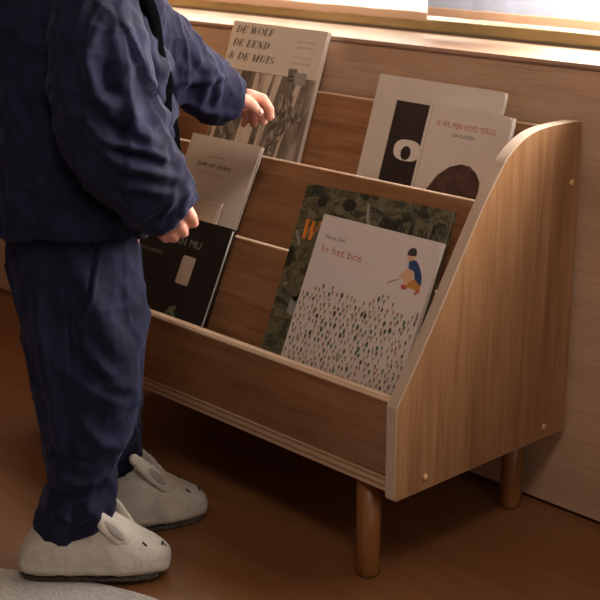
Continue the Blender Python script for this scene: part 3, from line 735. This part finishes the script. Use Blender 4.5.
for ln, w, a in (([(-.035, .45), (-.040, .38), (-.030, .30), (-.020, .20), (-.025, .12)], .012, .006), ([(.01, .44), (.045, .36), (.060, .31)], .014, .005), ([(.02, .34), (.05, .29), (.075, .27)], .010, .006),
                 ([(-.01, .31), (.03, .275), (.07, .25)], .009, .005), ([(.0, .25), (.03, .21), (.06, .19)], .010, .006), ([(-.03, .165), (.0, .15), (.03, .155)], .007, .006), ([(-.05, .115), (-.01, .100), (.03, .118)], .008, .006),
                 ([(-.04, .19), (.0, .185), (.035, .175)], .007, -.004), ([(-.05, .135), (-.01, .128), (.03, .138)], .006, -.005), ([(.0, .33), (.03, .30), (.06, .285)], .007, -.005), ([(.075, .42), (.085, .36), (.08, .32)], .010, .005), ([(.01, .12), (.02, .10), (.015, .08)], .007, .005), ([(-.03, .10), (-.025, .08), (-.02, .06)], .006, .004)):
    D_ += ridge(V, ln, w, a, nr)
# side seam and slanted pocket seam
D_ += ridge(V, [(-.004, .47), (-.002, .39), (.0, .30), (-.005, .2), (-.01, .09)], .0016, -.0022, nr)
D_ += ridge(V, [(.034, .465), (.022, .40), (.006, .367)], .0016, -.003, nr)+ridge(V, [(.040, .465), (.028, .40), (.010, .362)], .003, .0022, nr)
fr = lambda V: np.clip((V[:, 1]-.09)/.03, 0, 1)
for ln, w, a in (([(.0, .15), (.03, .14), (.055, .15)], .007, .005), ([(.0, .115), (.03, .10), (.055, .11)], .006, .005), ([(.02, .21), (.05, .19), (.065, .2)], .008, .005)): D_ += ridge(V, ln, w, a, fr)
D_ += .004*nz(V, (15, 15, 10), 9.2)+.0028*(.5-2*np.abs(nz(V, (30, 30, 20), 4.4)))+.0009*nz(V, (85, 85, 60), 2.2)
for sd_, sc_, am in ((4.2, (18, 18, 8), .0022), (8.1, (14, 14, 24), .0014), (13.4, (40, 40, 26), .0006)):
    D_ += am*np.maximum(0, 1-5*np.abs(nz(V, sc_, sd_)))**1.5
setv(tm, V+N*D_[:, None]); addmesh('trousers', tm, navy_trousers)

# ---- slippers (own frame: heel at x=0, toe towards +x, y lateral)
def slipper(M, ztip, xtip):
    bm = bmesh.new()
    pr = [(.000, .024, .006, .012), (.003, .034, .015, .020), (.010, .047, .025, .030), (.024, .066, .032, .036), (.045, .085, .035, .038), (.085, .096, .037, .039), (.115, .090, .039, .041), (.142, .072, .040, .042), (.166, .055, .037, .039), (.186, .043, .029, .032), (.199, .033, .018, .021), (.2045, .025, .007, .010)]
    S = spline(pr, 4); rings = []
    for x, h, wt, wb in S:
        ring = []; n = 28
        zb = .0032+(.012 if x < .002 or x > .203 else 0)
        for k in range(n):
            a = 2*PI*k/n; ca, sa = math.cos(a), math.sin(a)
            if sa >= 0: y = wt*1.02*math.copysign(abs(ca)**.75, ca); z = .022+(h-.022)*sa**.95 if h > .03 else .020+(h-.02)*sa
            else: y = (wb)*math.copysign(abs(ca)**.55, ca); z = (.022 if h > .03 else .020)+((.022 if h > .03 else .020)-zb)*(-(abs(sa)**.8))
            ring.append((x, y, z))
        rings.append(ring)
    loft(bm, rings); sl = remesh(bm, .0028, 6)
    V, N = get(sl)
    D = .0016*nz(V, (40, 40, 40), 5.5)+.0007*nz(V, (240, 240, 240), 8.8)+.0005*nz(V, (420, 420, 420), 1.8)
    setv(sl, V+N*D[:, None])
    s = addmesh('slipper', sl, felt); s.matrix_local = M
    bm = bmesh.new(); rings = []
    for z, k in ((.0, .84), (.001, .90), (.0042, .95)):
        L = [(x, wb) for x, h, wt, wb in S]
        ring = [(.1+(x-.1)*(1 if k > .95 else .97), -w*k, z+(.006 if x > .19 else 0)+(.004 if x < .005 else 0)) for x, w in L]+[(.1+(x-.1)*(1 if k > .95 else .97), w*k, z+(.006 if x > .19 else 0)+(.004 if x < .005 else 0)) for x, w in reversed(L)]
        rings.append(ring)
    loft(bm, rings); so = obj('sole', bm, sole_mat, s, True)
    for sd in (-1, 1):
        base = Vector((.150, sd*.026, .050)); tip = Vector((xtip, sd*.031, ztip)); d = (tip-base).normalized()
        side = Vector((.55, -sd*.45, .60)).normalized(); nrm = d.cross(side).normalized(); side = nrm.cross(d).normalized()
        if nrm.y*sd < 0: nrm = -nrm
        M3 = Matrix((side, d, nrm)).transposed().to_4x4()
        bm = bmesh.new(); c = (base+tip)/2
        for k in range(9):
            t = k/8; uvs(bm, base.lerp(tip, t)+nrm*.004*math.sin(t*2.2), (.0125*(1-.3*(2*t-1)**2), .010, .0050), 16, M3)
        me = remesh(bm, .0022, 3); V, N = get(me); setv(me, V+N*(.001*nz(V, (60, 60, 60), 2.5)+.0005*nz(V, (300, 300, 300), 4))[:, None])
        e = addmesh('ear', me, felt, s)
        bm = bmesh.new(); uvs(bm, c+nrm*.0070+d*.002, (.0058, .022, .0026), 20, M3); obj('ear_inner', bm, felt_in, e, True)
    for sd in (-1, 1):
        bm = bmesh.new(); capsule(bm, (.170, sd*.0220, .0505), (.1740, sd*.0230, .0465), .0014, .0014, 8); obj('stitched_eye', bm, stitch, s, True)
    bm = bmesh.new(); capsule(bm, (.1930, -.004, .0385), (.1935, .004, .0385), .0015, .0015, 8); capsule(bm, (.1935, 0, .0380), (.1975, 0, .0345), .0012, .0012, 8); obj('stitched_nose', bm, stitch, s, True)
    return s
slipper(Matrix.Translation((-.091, -.004, .0069)) @ Matrix.Rotation(R(1), 4, 'Z'), .094, .112)
slipper(Matrix.Translation((-.050, .118, .0003)) @ Matrix.Rotation(R(19), 4, 'Z') @ Matrix.Scale(1.03, 4), .110, .094)

# ---------------------------------------------------------------- light, sky, camera
w = bpy.data.worlds.new('World'); bpy.context.scene.world = w; w.use_nodes = True
bg = w.node_tree.nodes['Background']; bg.inputs[0].default_value = (1, .93, .84, 1); bg.inputs[1].default_value = 1.5
def area(name, loc, target, sx, sy, power, col, spread=180):
    l = bpy.data.lights.new(name, 'AREA'); l.shape = 'RECTANGLE'; l.size = sx; l.size_y = sy; l.energy = power; l.color = col; l.spread = R(spread)
    o = bpy.data.objects.new(name, l); C.objects.link(o); o.location = loc
    o.rotation_euler = (Vector(target)-Vector(loc)).to_track_quat('-Z', 'Y').to_euler(); return o
area('window_daylight', (.38, .66, .98), (.38, -.5, .98), 1.3, .5, 60, (1, .89, .79), 150)
area('window_daylight', (-1.0, .66, .95), (-1.0, -.5, .95), 1.1, .4, 16, (1, .89, .79), 150)
area('added_wall_glow', (-1.15, .16, .90), (-.88, .37, .58), .12, .12, 1.1, (1, .55, .25))  # unseen warm light added to brighten the wall at left
area('added_fill_light', (1.0, -1.0, 2.1), (-.35, .36, .72), .4, .4, 1.9, (1, .83, .70), 60)  # added fill from above and behind the camera, no fixture there
cam_d = bpy.data.cameras.new('camera'); cam = bpy.data.objects.new('camera', cam_d); C.objects.link(cam)
Fw = Vector((-.69731176, .6542939, -.29267012)); Rt = Vector((.684404569, .729102144, -.000670620)); Up = Vector((-.21294763, .2007724, .95621324))
cam.matrix_world = Matrix(((Rt.x, Up.x, -Fw.x, 1.07120987), (Rt.y, Up.y, -Fw.y, -1.17044724), (Rt.z, Up.z, -Fw.z, .89207037), (0, 0, 0, 1)))
cam_d.sensor_width = 36; cam_d.lens = 81.5252; cam_d.clip_start = .05
cam_d.dof.use_dof = True; cam_d.dof.focus_distance = 1.85; cam_d.dof.aperture_fstop = 8
sc = bpy.context.scene; sc.camera = cam
sc.view_settings.view_transform = 'Standard'; sc.view_settings.look = 'None'; sc.view_settings.gamma = 1; sc.view_settings.exposure = .08; sc.view_settings.use_curve_mapping = False
sc.cycles.max_bounces = 8; sc.cycles.transparent_max_bounces = 12
